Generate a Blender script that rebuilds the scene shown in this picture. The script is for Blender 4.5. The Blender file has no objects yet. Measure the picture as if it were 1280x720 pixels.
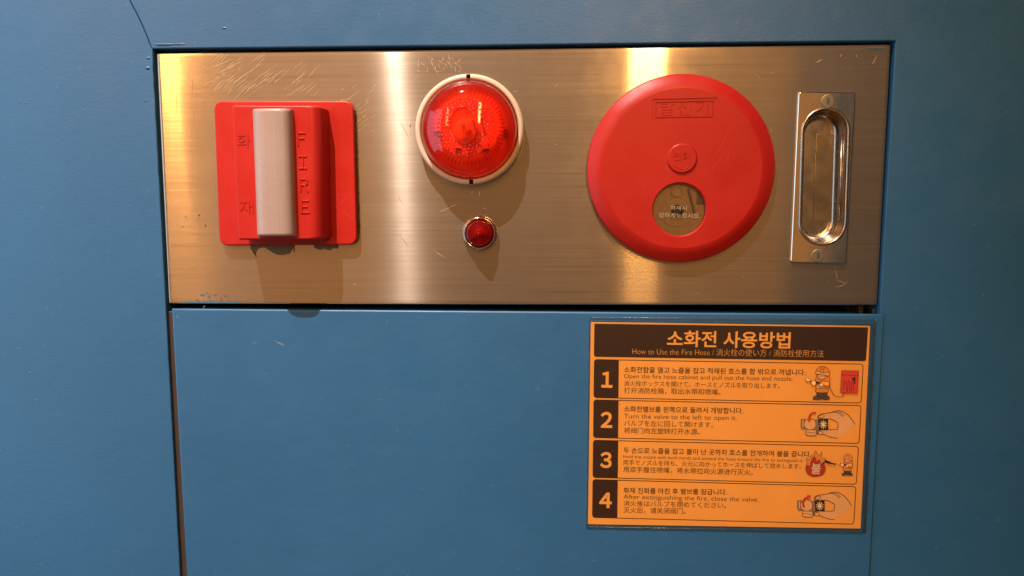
import bpy, bmesh, math, random
from mathutils import Vector, Matrix, noise as mnoise
R_ = random.Random(11)
PI = math.pi
SC = bpy.context.scene
COL = SC.collection

# ------------------------------------------------------------------ camera
CAM = Vector((0.02144, -0.57073, -0.0237))
AX = Vector((0.999087, 0.042654, -0.002554))
AU = Vector((-0.001934, 0.104851, 0.994486))
AB = Vector((0.042686, -0.993573, 0.104838))
F = 924.277
cd = bpy.data.cameras.new('camera'); cam = bpy.data.objects.new('camera', cd); COL.objects.link(cam)
M3 = Matrix((AX, AU, AB)).transposed().to_4x4(); M3.translation = CAM
cam.matrix_world = M3
cd.sensor_width = 36; cd.lens = F / 1280 * 36; cd.clip_start = 0.01; cd.clip_end = 50
SC.camera = cam

# ------------------------------------------------------------------ world: dim room light, warm to the left and in the middle, dark to the right
W = bpy.data.worlds.new('World'); SC.world = W; W.use_nodes = True
wn = W.node_tree; wn.nodes.clear()
def wnode(t, **k):
    n = wn.nodes.new(t)
    for a, b in k.items(): setattr(n, a, b)
    return n
tc = wnode('ShaderNodeTexCoord'); sx = wnode('ShaderNodeSeparateXYZ'); wn.links.new(tc.outputs['Generated'], sx.inputs[0])
ng = wnode('ShaderNodeMath', operation='MULTIPLY'); ng.inputs[1].default_value = -1; wn.links.new(sx.outputs['Y'], ng.inputs[0])
at2 = wnode('ShaderNodeMath', operation='ARCTAN2'); wn.links.new(sx.outputs['X'], at2.inputs[0]); wn.links.new(ng.outputs[0], at2.inputs[1])
mr = wnode('ShaderNodeMapRange'); mr.inputs['From Min'].default_value = -PI / 2; mr.inputs['From Max'].default_value = PI / 2
wn.links.new(at2.outputs[0], mr.inputs['Value'])
rp = wnode('ShaderNodeValToRGB'); wn.links.new(mr.outputs[0], rp.inputs[0])
def az(d): return (d + 90) / 180
stops = [(-90, (.16, .18, .22)), (-50, (.28, .18, .11)), (-31, (.84, .375, .10)), (-21, (.95, .425, .115)), (-13, (.88, .40, .115)),
         (-6, (.38, .195, .085)), (6, (.40, .185, .066)), (13, (.54, .25, .088)), (17.6, (.56, .26, .092)), (18.6, (.13, .115, .10)), (30, (.075, .066, .06)), (50, (.045, .046, .05)), (90, (.035, .04, .05))]
el = rp.color_ramp.elements
el[0].position = az(stops[0][0]); el[0].color = (*stops[0][1], 1)
el[1].position = az(stops[-1][0]); el[1].color = (*stops[-1][1], 1)
for d, c in stops[1:-1]:
    e = el.new(az(d)); e.color = (*c, 1)
rz = wnode('ShaderNodeMapRange'); rz.inputs['From Min'].default_value = -0.7; rz.inputs['From Max'].default_value = 0.7
rz.inputs['To Min'].default_value = 0.45; rz.inputs['To Max'].default_value = 1.25
wn.links.new(sx.outputs['Z'], rz.inputs['Value'])
mx = wnode('ShaderNodeVectorMath', operation='SCALE'); wn.links.new(rp.outputs[0], mx.inputs[0]); wn.links.new(rz.outputs[0], mx.inputs['Scale'])
bg = wnode('ShaderNodeBackground'); bg.inputs['Strength'].default_value = 0.8; wn.links.new(mx.outputs[0], bg.inputs['Color'])
wo = wnode('ShaderNodeOutputWorld'); wn.links.new(bg.outputs[0], wo.inputs['Surface'])

# ------------------------------------------------------------------ lamps of the room
def area(name, loc, aim, sx_, sy_, power, color, shape='RECTANGLE'):
    l = bpy.data.lights.new(name, 'AREA'); l.shape = shape; l.size = sx_; l.size_y = sy_; l.energy = power; l.color = color
    o = bpy.data.objects.new(name, l); COL.objects.link(o); o.location = loc
    d = Vector(aim) - Vector(loc); o.rotation_euler = d.to_track_quat('-Z', 'Y').to_euler(); return o
sp = bpy.data.lights.new('ceiling_spot', 'SPOT'); sp.energy = 800; sp.color = (1.0, .89, .80); sp.shadow_soft_size = 0.0075; sp.spot_size = math.radians(32.5); sp.spot_blend = 1.0
so = bpy.data.objects.new('ceiling_spot', sp); COL.objects.link(so); so.location = (-0.62, -1.25, 2.5)
so.rotation_euler = (Vector((-.37, 0, -0.08)) - so.location).to_track_quat('-Z', 'Y').to_euler()
area('amber_lamp_at_left', (-0.925, -1.25, 0.60), (-0.3, 0, 0), 0.100, 0.7, 4.0, (1, .47, .12))
area('amber_lamp_at_right', (0.279, -1.25, 0.66), (0.2, 0, 0), 0.088, 0.75, 9.3, (1, .52, .16))
area('cool_window', (-1.30, -0.75, 0.05), (-0.25, 0, -0.1), 0.8, 1.5, 8.5, (.53, .77, 1.0))

SC.view_settings.view_transform = 'Standard'; SC.view_settings.look = 'None'; SC.view_settings.exposure = 0; SC.view_settings.gamma = 1
SC.cycles.use_denoising = True
SC.cycles.max_bounces = 8; SC.cycles.transparent_max_bounces = 24; SC.cycles.sample_clamp_indirect = 6

# ------------------------------------------------------------------ measuring: a photo point -> metres on the plane h in front of the steel
def at(px, py, h=0.0):
    d = AX * (px - 640) / F - AU * (py - 360) / F - AB
    t = (-h - CAM.y) / d.y
    p = CAM + d * t
    return Vector((p.x, -h, p.z))

# ------------------------------------------------------------------ helpers
def obj(name, bm, mats, parent=None, smooth=None, loc=None):
    me = bpy.data.meshes.new(name); bmesh.ops.recalc_face_normals(bm, faces=bm.faces[:]) if smooth != 'keep' else None
    bm.to_mesh(me); bm.free()
    for m in (mats if isinstance(mats, (list, tuple)) else [mats]): me.materials.append(m)
    o = bpy.data.objects.new(name, me); COL.objects.link(o)
    if parent: o.parent = parent; o.matrix_parent_inverse = Matrix.Translation(-parent.location)
    if smooth is True or smooth == 'keep':
        for p in me.polygons: p.use_smooth = True
    elif isinstance(smooth, float):
        for p in me.polygons: p.use_smooth = True
        me.set_sharp_from_angle(angle=math.radians(smooth))
        for p in me.polygons:
            if len(p.vertices) > 4 or abs(p.normal.y) > .9995: p.use_smooth = False
    return o
def thing(name, label, cat, loc, group=None):
    o = bpy.data.objects.new(name, None); COL.objects.link(o); o.location = loc; o.empty_display_size = .02
    o['label'] = label; o['category'] = cat
    if group: o['group'] = group
    return o
def tag(o, label, cat): o['label'] = label; o['category'] = cat; return o

def rrect(x0, x1, z0, z1, r, n=6):
    """rounded rectangle, counter-clockwise in x/z; r is one radius or four (bl, br, tr, tl)"""
    rs = r if isinstance(r, (list, tuple)) else [r] * 4
    P = []
    for (cx, cz, a0, q) in ((x0, z0, PI, rs[0]), (x1, z0, 1.5 * PI, rs[1]), (x1, z1, 0, rs[2]), (x0, z1, .5 * PI, rs[3])):
        ux = cx + q if cx == x0 else cx - q; uz = cz + q if cz == z0 else cz - q
        for k in range(n + 1):
            a = a0 + .5 * PI * k / n
            P.append((ux + q * math.cos(a), uz + q * math.sin(a)))
    return P
def loft(bm, rings, cap0=False, cap1=True, mi=0):
    """rings: lists of Vector with equal counts"""
    V = [[bm.verts.new(p) for p in r] for r in rings]
    n = len(V[0])
    for a, b in zip(V, V[1:]):
        for i in range(n):
            f = bm.faces.new((a[i], a[(i + 1) % n], b[(i + 1) % n], b[i])); f.material_index = mi
    for c, on in ((V[0], cap0), (V[-1], cap1)):
        if on: f = bm.faces.new(c); f.material_index = mi
    return V
def inset2(P, d):
    """move a ccw outline inwards by d"""
    n = len(P); out = []
    for i in range(n):
        a, b, c = Vector(P[i - 1]), Vector(P[i]), Vector(P[(i + 1) % n])
        def nr(u, v):
            e = v - u
            return Vector((-e.y, e.x)).normalized() if e.length > 1e-9 else Vector((0, 0))
        m = nr(a, b) + nr(b, c)
        if m.length < 1e-6: m = nr(b, c)
        m.normalize(); k = max(.5, m.dot(nr(b, c)) if nr(b, c).length else 1)
        q = b + m * d / k; out.append((q.x, q.y))
    return out
def slab(bm, P, h0, h1, bev=0, n=4, back=True, mi=0):
    """outline P (x, z), from depth h0 out to h1 (metres in front of the steel) with a rounded front edge"""
    rings = [[Vector((x, -h0, z)) for x, z in P]]
    if bev:
        for k in range(n + 1):
            a = .5 * PI * k / n
            Q = inset2(P, bev * (1 - math.cos(a)))
            rings.append([Vector((x, -(h1 - bev + bev * math.sin(a)), z)) for x, z in Q])
    else: rings.append([Vector((x, -h1, z)) for x, z in P])
    loft(bm, rings, back, True, mi)
def lathe(bm, c, prof, seg=96, mi=0, cap0=False, cap1=False):
    """profile of (r, h) round the axis through c=(x, z)"""
    rings = []
    for r, h in prof:
        rings.append([Vector((c[0] + r * math.cos(2 * PI * k / seg), -h, c[1] + r * math.sin(2 * PI * k / seg))) for k in range(seg)])
    loft(bm, rings, cap0, cap1, mi)
def tube(bm, pts, r, seg=8, mi=0):
    n = len(pts); rings = []
    for i, p in enumerate(pts):
        d = (pts[min(i + 1, n - 1)] - pts[max(i - 1, 0)]).normalized()
        u = d.orthogonal().normalized(); v = d.cross(u)
        if i and rings:
            ref = (rings[-1][0] - pts[i - 1]).normalized(); u = (ref - d * ref.dot(d)).normalized(); v = d.cross(u)
        rr = r[i] if isinstance(r, (list, tuple)) else r
        rings.append([p + (u * math.cos(2 * PI * k / seg) + v * math.sin(2 * PI * k / seg)) * rr for k in range(seg)])
    loft(bm, rings, True, True, mi)
def fill(bm, pts, mi=0, thick=0, d=Vector((0, 1, 0))):
    """flat polygon from 3D points; with thick it becomes a small solid going back along d"""
    vs = [bm.verts.new(p) for p in pts]
    f = bm.faces.new(vs); f.material_index = mi; f.normal_update()
    if f.normal.y > 0: f.normal_flip()
    bmesh.ops.triangulate(bm, faces=[f])
    if thick:
        ws = [bm.verts.new(p + d * thick) for p in pts]
        for i in range(len(vs)):
            q = bm.faces.new((vs[i], vs[(i + 1) % len(vs)], ws[(i + 1) % len(vs)], ws[i])); q.material_index = mi
def ribbon(bm, pts, w, mi=0, closed=False):
    """flat stroke of width w lying in the x/z plane of the points"""
    n = len(pts); L = []; Rr = []
    for i in range(n):
        a = pts[(i - 1) % n] if (closed or i) else pts[0]; c = pts[(i + 1) % n] if (closed or i < n - 1) else pts[-1]
        t = (c - a); t.y = 0
        if t.length < 1e-9: t = Vector((1, 0, 0))
        t.normalize(); nn = Vector((-t.z, 0, t.x)) * (w / 2 if not isinstance(w, (list, tuple)) else w[i] / 2)
        L.append(bm.verts.new(pts[i] + nn)); Rr.append(bm.verts.new(pts[i] - nn))
    for i in range(n if closed else n - 1):
        j = (i + 1) % n
        f = bm.faces.new((L[i], L[j], Rr[j], Rr[i])); f.material_index = mi; f.normal_update()
        if f.normal.y > 0: f.normal_flip()
_tc = {}
def text_mesh(body, extrude=0, offset=0, bevel=0, res=4):
    k = (body, extrude, offset, bevel, res)
    if k in _tc: return _tc[k]
    c = bpy.data.curves.new('lettering_curve', 'FONT'); c.body = body; c.size = 1; c.extrude = extrude; c.offset = offset; c.bevel_depth = bevel; c.resolution_u = res
    o = bpy.data.objects.new('lettering_curve', c); COL.objects.link(o)
    bpy.context.view_layer.update()
    me = bpy.data.meshes.new_from_object(o.evaluated_get(bpy.context.evaluated_depsgraph_get()))
    bpy.data.objects.remove(o); bpy.data.curves.remove(c)
    _tc[k] = me; return me
WIDE = {chr(i): chr(i + 0xFEE0) for i in range(33, 127)}
def add_text(bm, body, A, B, size, mi=0, bold=0.0, extrude=0, bevel=0, latin=True):
    """flat lettering from A (baseline start) to B (baseline end), fitted to that length; size is the em in metres"""
    # letters set one by one so Latin and CJK share one typeface
    pen = 0.0; items = []; i = 0
    while i < len(body):
        j = i
        while j < len(body) and ord(body[j]) < 127: j += 1
        if j > i:                                             # a run of Latin letters
            run = body[i:j]; i = j
            pen += .27 * (len(run) - len(run.lstrip(' ')))
            core = run.strip(' ')
            if core:
                me = text_mesh(core, extrude / size, bold - .005, bevel / size); xs = [v.co.x for v in me.vertices]; k = 1.0
                items.append((me, pen + .05 - min(xs) * k, k)); pen += (max(xs) - min(xs)) * k + .09
                pen += .27 * (len(run) - len(run.rstrip(' ')))
            continue
        ch = body[i]; i += 1
        me = text_mesh(ch, extrude / size, bold, bevel / size)
        if not me.vertices: pen += .5; continue
        adv = .92 if 0xAC00 <= ord(ch) < 0xD7B0 else 1.0
        items.append((me, pen + (adv - 1) / 2, 1)); pen += adv
    ux = (B - A); L = ux.length; ux.normalize(); uz = Vector((-ux.z, 0, ux.x))
    ext0 = min(v.co.x * k + p for me, p, k in items for v in me.vertices)
    ext1 = max(v.co.x * k + p for me, p, k in items for v in me.vertices)
    s = L / (ext1 - ext0)
    for me, p, k in items:
        m = {}
        for v in me.vertices:
            m[v.index] = bm.verts.new(A + ux * ((v.co.x * k + p - ext0) * s) + uz * (v.co.y * size) + Vector((0, -1, 0)) * (v.co.z * size))
        for f in me.polygons:
            try: q = bm.faces.new([m[i] for i in f.vertices]); q.material_index = mi
            except ValueError: continue
            if not extrude:
                q.normal_update()
                if q.normal.y > 0: q.normal_flip()
def subtract(o, cutters):
    """cut solids out of a mesh object (boolean, applied)"""
    for c in cutters:
        md = o.modifiers.new('cut', 'BOOLEAN'); md.operation = 'DIFFERENCE'; md.object = c; md.solver = 'EXACT'
    bpy.context.view_layer.update()
    me = bpy.data.meshes.new_from_object(o.evaluated_get(bpy.context.evaluated_depsgraph_get()))
    o.modifiers.clear(); old = o.data; o.data = me; me.name = old.name
    for c in cutters: bpy.data.objects.remove(c)

# ------------------------------------------------------------------ materials
class Mat:
    def __init__(s, name):
        s.m = bpy.data.materials.new(name); s.m.use_nodes = True; s.t = s.m.node_tree; s.t.nodes.clear()
        s.out = s.n('ShaderNodeOutputMaterial'); s.tc = s.n('ShaderNodeTexCoord')
    def n(s, t, **k):
        q = s.t.nodes.new(t)
        for a, b in k.items():
            if a in ('i',): continue
            setattr(q, a, b)
        for a, b in k.get('i', {}).items(): s.put(q.inputs[a], b)
        return q
    def put(s, sock, v):
        if isinstance(v, bpy.types.NodeSocket): s.t.links.new(v, sock)
        else: sock.default_value = v
    def noise(s, scale, detail=3, rough=.5, vec=None, dist=0):
        q = s.n('ShaderNodeTexNoise', i={'Scale': scale, 'Detail': detail, 'Roughness': rough, 'Distortion': dist})
        s.put(q.inputs['Vector'], vec or s.tc.outputs['Object']); return q.outputs['Fac']
    def mapping(s, scale=(1, 1, 1), rot=(0, 0, 0)):
        q = s.n('ShaderNodeMapping', i={'Scale': scale, 'Rotation': rot}); s.put(q.inputs['Vector'], s.tc.outputs['Object']); return q.outputs[0]
    def rng(s, v, a, b, c, d, clamp=True):
        q = s.n('ShaderNodeMapRange', i={'From Min': a, 'From Max': b, 'To Min': c, 'To Max': d}); q.clamp = clamp; s.put(q.inputs['Value'], v); return q.outputs[0]
    def math(s, op, a, b=0.0):
        q = s.n('ShaderNodeMath', operation=op); s.put(q.inputs[0], a); s.put(q.inputs[1], b); return q.outputs[0]
    def mix(s, f, a, b):
        q = s.n('ShaderNodeMix', data_type='RGBA'); s.put(q.inputs[0], f); s.put(q.inputs[6], a); s.put(q.inputs[7], b); return q.outputs[2]
    def bump(s, h, strength, dist=.001, normal=None):
        q = s.n('ShaderNodeBump', i={'Strength': strength, 'Distance': dist}); s.put(q.inputs['Height'], h)
        if normal: s.put(q.inputs['Normal'], normal)
        return q.outputs[0]
    def pbsdf(s, **k):
        q = s.n('ShaderNodeBsdfPrincipled')
        for a, b in k.items(): s.put(q.inputs[a.replace('_', ' ')], b)
        return q.outputs[0]
    def end(s, sh): s.t.links.new(sh, s.out.inputs['Surface']); return s.m
def rgb(r, g, b): return (r, g, b, 1)

def paint(name, peel, streak, base=(.019, .096, .212), rough=.42):
    m = Mat(name)
    big = m.noise(5, 3); fine = m.noise(420, 2)
    col = m.mix(m.rng(big, .35, .65, 0, 1), rgb(*[c * .95 for c in base]), rgb(*[c * 1.05 for c in base]))
    specks = m.rng(m.noise(260, 2, .6), .70, .74, 0, .35)
    col = m.mix(specks, col, rgb(.07, .17, .28))
    v = m.mapping((1, 1, 2.3), (0, math.radians(-36), 0))
    h1 = m.noise(300, 3, .55, vec=v); h2 = m.noise(75, 2)
    hh = m.math('ADD', m.math('MULTIPLY', h1, streak), m.math('MULTIPLY', h2, peel))
    nrm = m.bump(hh, 1.0, .001)
    r = m.rng(m.noise(30, 4), .3, .7, rough - .06, rough + .08)
    return m.end(m.pbsdf(Base_Color=col, Roughness=r, Normal=nrm, Specular_IOR_Level=.5))
MAT_FRAME = paint('blue_paint_orange_peel', .15, .115)
MAT_DOOR = paint('blue_paint_smooth', .25, .06)
MAT_RIGHT = paint('blue_paint_calm', .18, .10)

def plain(name, col, rough=.5, metal=0, bump_s=0, bump_scale=300, var=.06, **k):
    m = Mat(name); v = m.noise(40, 4)
    c = m.mix(m.rng(v, .3, .7, 0, 1), rgb(*[x * (1 - var) for x in col]), rgb(*[min(1, x * (1 + var)) for x in col]))
    kw = dict(Base_Color=c, Roughness=m.rng(m.noise(90, 3), .3, .7, max(.02, rough - .05), rough + .05), Metallic=metal, **k)
    if bump_s: kw['Normal'] = m.bump(m.noise(bump_scale, 3), bump_s, .0005)
    return m.end(m.pbsdf(**kw))
def red_plastic(name, col, rough):
    m = Mat(name); v = m.noise(30, 4)
    c = m.mix(m.rng(v, .3, .7, 0, 1), rgb(*[x * .95 for x in col]), rgb(*[x * 1.05 for x in col]))
    dust = m.rng(m.noise(900, 2, .7), .69, .76, 0, .30)
    c = m.mix(dust, c, rgb(.55, .25, .16))
    nrm = m.bump(m.noise(650, 2), .10, .0004)
    return m.end(m.pbsdf(Base_Color=c, Roughness=m.rng(m.noise(60, 4), .3, .7, rough - .06, rough + .08), Normal=nrm, Specular_IOR_Level=.28))
MAT_RED = red_plastic('red_alarm_plastic', (.41, .013, .009), .40)
MAT_RED2 = red_plastic('red_cover_plastic', (.37, .012, .008), .38)
def lens_mat():
    m = Mat('milky_strobe_lens')
    w = m.n('ShaderNodeTexWave', wave_type='BANDS', bands_direction='X', i={'Scale': 160, 'Distortion': .2}); m.put(w.inputs['Vector'], m.tc.outputs['Object'])
    c = m.mix(m.noise(25, 4), rgb(.32, .225, .20), rgb(.375, .27, .24))
    return m.end(m.pbsdf(Base_Color=c, Roughness=m.rng(m.noise(60, 4), .3, .7, .22, .36), Subsurface_Weight=.35, Subsurface_Radius=(.01, .007, .005), Normal=m.bump(w.outputs['Fac'], .035, .0006)))
MAT_LENS = lens_mat()
MAT_CREAM = plain('cream_plastic_ring', (.56, .43, .32), .38, 0, .06)
MAT_BLACK = plain('black_gap', (.004, .0035, .003), .8)
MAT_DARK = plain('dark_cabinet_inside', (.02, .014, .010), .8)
MAT_SEAL = plain('dark_sealant', (.05, .03, .018), .55, 0, .6, 400, .3)
MAT_CHIP = plain('blue_paint_chip', (.045, .13, .20), .5)
MAT_CHROME = plain('polished_chrome', (.62, .56, .50), .13, 1, .12, 220, .06)
MAT_HANDLE = plain('polished_handle_steel', (.46, .39, .32), .26, 1, .12, 160, .10)
MAT_FLANGE = plain('polished_flange_steel', (.78, .68, .57), .07, 1, .04, 160, .05)
MAT_SCRATCH = plain('bright_scratch', (.85, .70, .50), .5, 1)
MAT_BEIGE = plain('beige_plastic_inside', (.47, .36, .25), .5, 0, .1)
MAT_BROWN = plain('brown_plastic_inside', (.14, .08, .045), .5)
MAT_TEXTW = plain('pale_window_lettering', (.46, .36, .24), .4)

def steel():
    m = Mat('brushed_stainless_steel')
    line = m.noise(1.0, 4, .6, vec=m.mapping((9, 1, 1700)))       # visible grain
    line2 = m.noise(1.0, 2, .5, vec=m.mapping((5, 1, 420)))
    geo = m.n('ShaderNodeNewGeometry')
    wob = m.math('MULTIPLY', m.math('SUBTRACT', m.noise(16, 2), .5), .008)
    fx = m.math('MULTIPLY', m.math('SUBTRACT', m.noise(1800, 1), .5), .007)
    fz = m.math('MULTIPLY', m.math('SUBTRACT', line, .5), .10)
    cmb = m.n('ShaderNodeCombineXYZ'); m.put(cmb.inputs['X'], m.math('ADD', wob, fx)); m.put(cmb.inputs['Z'], fz)
    add = m.n('ShaderNodeVectorMath', operation='ADD'); m.put(add.inputs[0], geo.outputs['Normal']); m.put(add.inputs[1], cmb.outputs[0])
    nz = m.n('ShaderNodeVectorMath', operation='NORMALIZE'); m.put(nz.inputs[0], add.outputs[0])
    g = m.math('ADD', m.math('MULTIPLY', line, .6), m.math('MULTIPLY', line2, .4))
    smear = m.noise(22, 4, .6)
    base = m.mix(m.rng(g, .3, .7, 0, 1), rgb(.40, .335, .272), rgb(.51, .43, .355))
    base = m.mix(m.rng(smear, .42, .72, 0, .22), base, rgb(.40, .31, .23))
    tang = m.n('ShaderNodeCombineXYZ', i={'X': 1.0})
    sharp = m.n('ShaderNodeBsdfAnisotropic', i={'Roughness': .1316, 'Anisotropy': .827}); m.put(sharp.inputs['Color'], base); m.put(sharp.inputs['Normal'], nz.outputs[0]); m.put(sharp.inputs['Tangent'], tang.outputs[0])
    mid = m.n('ShaderNodeBsdfAnisotropic', i={'Roughness': .2575, 'Anisotropy': .397}); m.put(mid.inputs['Color'], base); m.put(mid.inputs['Normal'], nz.outputs[0]); m.put(mid.inputs['Tangent'], tang.outputs[0])
    rough = m.pbsdf(Base_Color=base, Metallic=1.0, Roughness=m.rng(line, .3, .7, .54, .62), Normal=nz.outputs[0])
    m1 = m.n('ShaderNodeMixShader'); m.put(m1.inputs[0], m.rng(m.noise(38, 5, .65), .3, .7, .08, .30)); m.put(m1.inputs[1], sharp.outputs[0]); m.put(m1.inputs[2], mid.outputs[0])
    ms = m.n('ShaderNodeMixShader', i={0: .23}); m.put(ms.inputs[1], m1.outputs[0]); m.put(ms.inputs[2], rough)
    return m.end(ms.outputs[0])
MAT_STEEL = steel()

def red_glass(name, tint, trans, rough, spec=1.0, glow=(.7, .02, .01)):
    """thin tinted plastic: see-through tint, a little scatter, a glossy skin"""
    m = Mat(name)
    t = m.n('ShaderNodeBsdfTransparent', i={'Color': rgb(*tint)}); tr = m.n('ShaderNodeBsdfTranslucent', i={'Color': rgb(*glow)})
    di = m.n('ShaderNodeBsdfDiffuse', i={'Color': rgb(*glow)})
    a = m.n('ShaderNodeMixShader', i={0: .5}); m.put(a.inputs[1], tr.outputs[0]); m.put(a.inputs[2], di.outputs[0])
    b = m.n('ShaderNodeMixShader', i={0: trans}); m.put(b.inputs[1], a.outputs[0]); m.put(b.inputs[2], t.outputs[0])
    g = m.n('ShaderNodeBsdfGlossy', i={'Color': rgb(1, 1, 1), 'Roughness': rough}); fr = m.n('ShaderNodeFresnel', i={'IOR': 1.5})
    c = m.n('ShaderNodeMixShader'); m.put(c.inputs[0], m.math('MULTIPLY', fr.outputs[0], spec)); m.put(c.inputs[1], b.outputs[0]); m.put(c.inputs[2], g.outputs[0])
    return m.end(c.outputs[0])
MAT_DOME = red_glass('red_beacon_lens', (1.0, .18, .08), .76, .05, .9, (.75, .035, .015))
MAT_BUMP = red_glass('red_beacon_beads', (1.0, .15, .06), .60, .05, 2.0, (.45, .03, .012))
MAT_PILOT = red_glass('red_pilot_lens', (.65, .04, .02), .45, .08, 1.2, (.40, .008, .006))
MAT_CLEAR = red_glass('clear_plastic_window', (.93, .90, .86), .97, .05, 1.0, (.6, .5, .4))
MAT_FILM = red_glass('clear_laminate_film', (.985, .985, .985), 1.0, .22, .55, (.6, .6, .6))
MAT_WHITE_IN = plain('white_reflector', (.92, .80, .62), .3)
MAT_BULB = plain('pale_flash_tube', (.95, .85, .70), .12)

MAT_ORANGE = plain('orange_printed_paper', (.98, .435, .082), .5, 0, .05, 300, .03)
MAT_INK = plain('dark_brown_ink', (.036, .011, .006), .5, var=.03)
MAT_INK2 = plain('brown_line_ink', (.055, .018, .007), .5)
MAT_SKIN = plain('pale_print', (.86, .46, .19), .5)
MAT_REDINK = plain('red_print', (.52, .035, .02), .5)
MAT_GREY = plain('grey_print', (.11, .07, .04), .5)
MAT_GREY2 = plain('light_grey_print', (.40, .27, .17), .5)
MAT_WHITE = plain('white_print', (.88, .66, .40), .5)
MAT_YEL = plain('amber_print', (.84, .30, .05), .5)
SIGN = [MAT_ORANGE, MAT_INK, MAT_INK2, MAT_SKIN, MAT_REDINK, MAT_GREY, MAT_GREY2, MAT_WHITE, MAT_YEL]
OR, INK, LINE, SKIN, RED, GREY, LGREY, WHT, YEL = range(9)

# ================================================================== the cabinet front (setting)
HF = .0025                     # frame stands this far in front of the steel
HD = .0050                    # door face
fl = at(190, 61, HF).x; fl2 = at(213, 384, HF).x
fr_ = at(1120, 51, HF).x; ft = at(190, 61, HF).z; ftr = at(1120, 51, HF).z
L0, L1 = at(190, 61, HF), at(225.3, 724, HF)           # inner edge of the left stile
T0, T1 = at(190, 61, HF), at(1120, 51, HF)           # lower edge of the top rail
R0, R1 = at(1120, 51, HF), at(1100.5, 390, HF)       # inner edge of the right stile
zb = L1.z - .12
wall = thing('cabinet_wall', 'blue painted cabinet front framing the steel panel and the door below it', 'cabinet wall', (0, 0, zb))
wall['kind'] = 'structure'
# the brush-filled seam that runs up from the panel's corner
seam = [at(x, y, HF) for x, y in ((187.5, 57), (184, 47), (178, 33), (171, 18), (165, 7), (160, -4))]
def lerp(a, b, t): return a + (b - a) * t
def wavy(a, b, n, amp, seed):
    out = []
    for i in range(n + 1):
        p = lerp(a, b, i / n); k = mnoise.noise(Vector((p.x * 90 + seed, p.z * 90, seed))) * amp + mnoise.noise(Vector((p.x * 300, p.z * 300 + seed, 3))) * amp * .5
        out.append((p.x + k, p.z + k * .3))
    return out
bm = bmesh.new()
Pl = [(-1.0, zb), (L1.x + (L1.x - L0.x) * .12 / (L0.z - L1.z), zb)] + wavy(L1, L0, 60, .00035, 4) + [(p.x - .0003, p.z) for p in seam] + [(seam[-1].x - .03, .8), (-1.0, .8)]
slab(bm, Pl, -.03, HF, .0007, 4)
obj('left_stile', bm, MAT_FRAME, wall, 40.0)
bm = bmesh.new()
dx = (R1.x - R0.x) / (R1.z - R0.z)
Pt = [(p.x + .0003, p.z) for p in reversed(seam)]
Pt = [(seam[-1].x - .03, .8)] + Pt + wavy(T0, T1, 90, .00012, 9) + [(R1.x + dx * (zb - R1.z), zb), (1.1, zb), (1.1, .8)]
slab(bm, Pt, -.03, HF - .0001, .0010, 4)
obj('top_rail', bm, MAT_RIGHT, wall, 40.0)
# paint runs and nicks by the top-left corner
bm = bmesh.new()
for (x, y, rx, rz_, hh) in ((185.5, 72.5, .0016, .0010, .0006), (184.6, 85, .0019, .0014, .0008), (181.8, 126, .0007, .0007, .0005), (205, 55.5, .009, .0008, .0006), (222, 55.2, .007, .0006, .0004), (24, 128, .0006, .0005, .0004), (33, 129, .0008, .0005, .0005), (36, 466, .0012, .0005, .0004), (280, 35, .002, .0008, .0004)):
    c = at(x, y, HF)
    rings = []
    for q in (1, .85, .6, .3, .05):
        rings.append([Vector((c.x + rx * q * math.cos(2 * PI * k / 16), -HF - hh * (1 - q * q), c.z + rz_ * q * math.sin(2 * PI * k / 16))) for k in range(16)])
    loft(bm, rings, False, True)
obj('paint_run', bm, MAT_FRAME, wall, True)

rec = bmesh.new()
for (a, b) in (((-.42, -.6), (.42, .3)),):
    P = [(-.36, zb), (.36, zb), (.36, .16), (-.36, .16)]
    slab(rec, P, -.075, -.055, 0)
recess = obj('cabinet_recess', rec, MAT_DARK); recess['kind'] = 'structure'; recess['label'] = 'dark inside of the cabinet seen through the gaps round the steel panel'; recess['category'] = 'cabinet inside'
# rail behind the gap between panel and door and the brown strip in the left gap
bm = bmesh.new()
g0 = at(214, 383, 0); g1 = at(236, 724, 0)
slab(bm, [(g1.x - .012, zb), (g1.x + .02, zb), (g0.x + .02, g0.z - .004), (g0.x - .012, g0.z - .004)], -.028, -.0005, .001)
obj('hinge_strip', bm, plain('brown_primer_strip', (.040, .026, .018), .6), wall, 40.0)
bm = bmesh.new()
p = at(1080, 386, -.01); slab(bm, [(p.x - .003, p.z - .012), (p.x + .0005, p.z - .012), (p.x + .0005, p.z + .012), (p.x - .003, p.z + .012)], -.03, -.012, .0005)
p = at(1096, 389, -.01); slab(bm, [(p.x - .004, p.z - .009), (p.x + .003, p.z - .009), (p.x + .003, p.z + .002), (p.x - .004, p.z + .002)], -.03, -.008, .0005)
obj('latch_bracket', bm, plain('dull_zinc', (.10, .085, .055), .5, .6), wall, 40.0)

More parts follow.
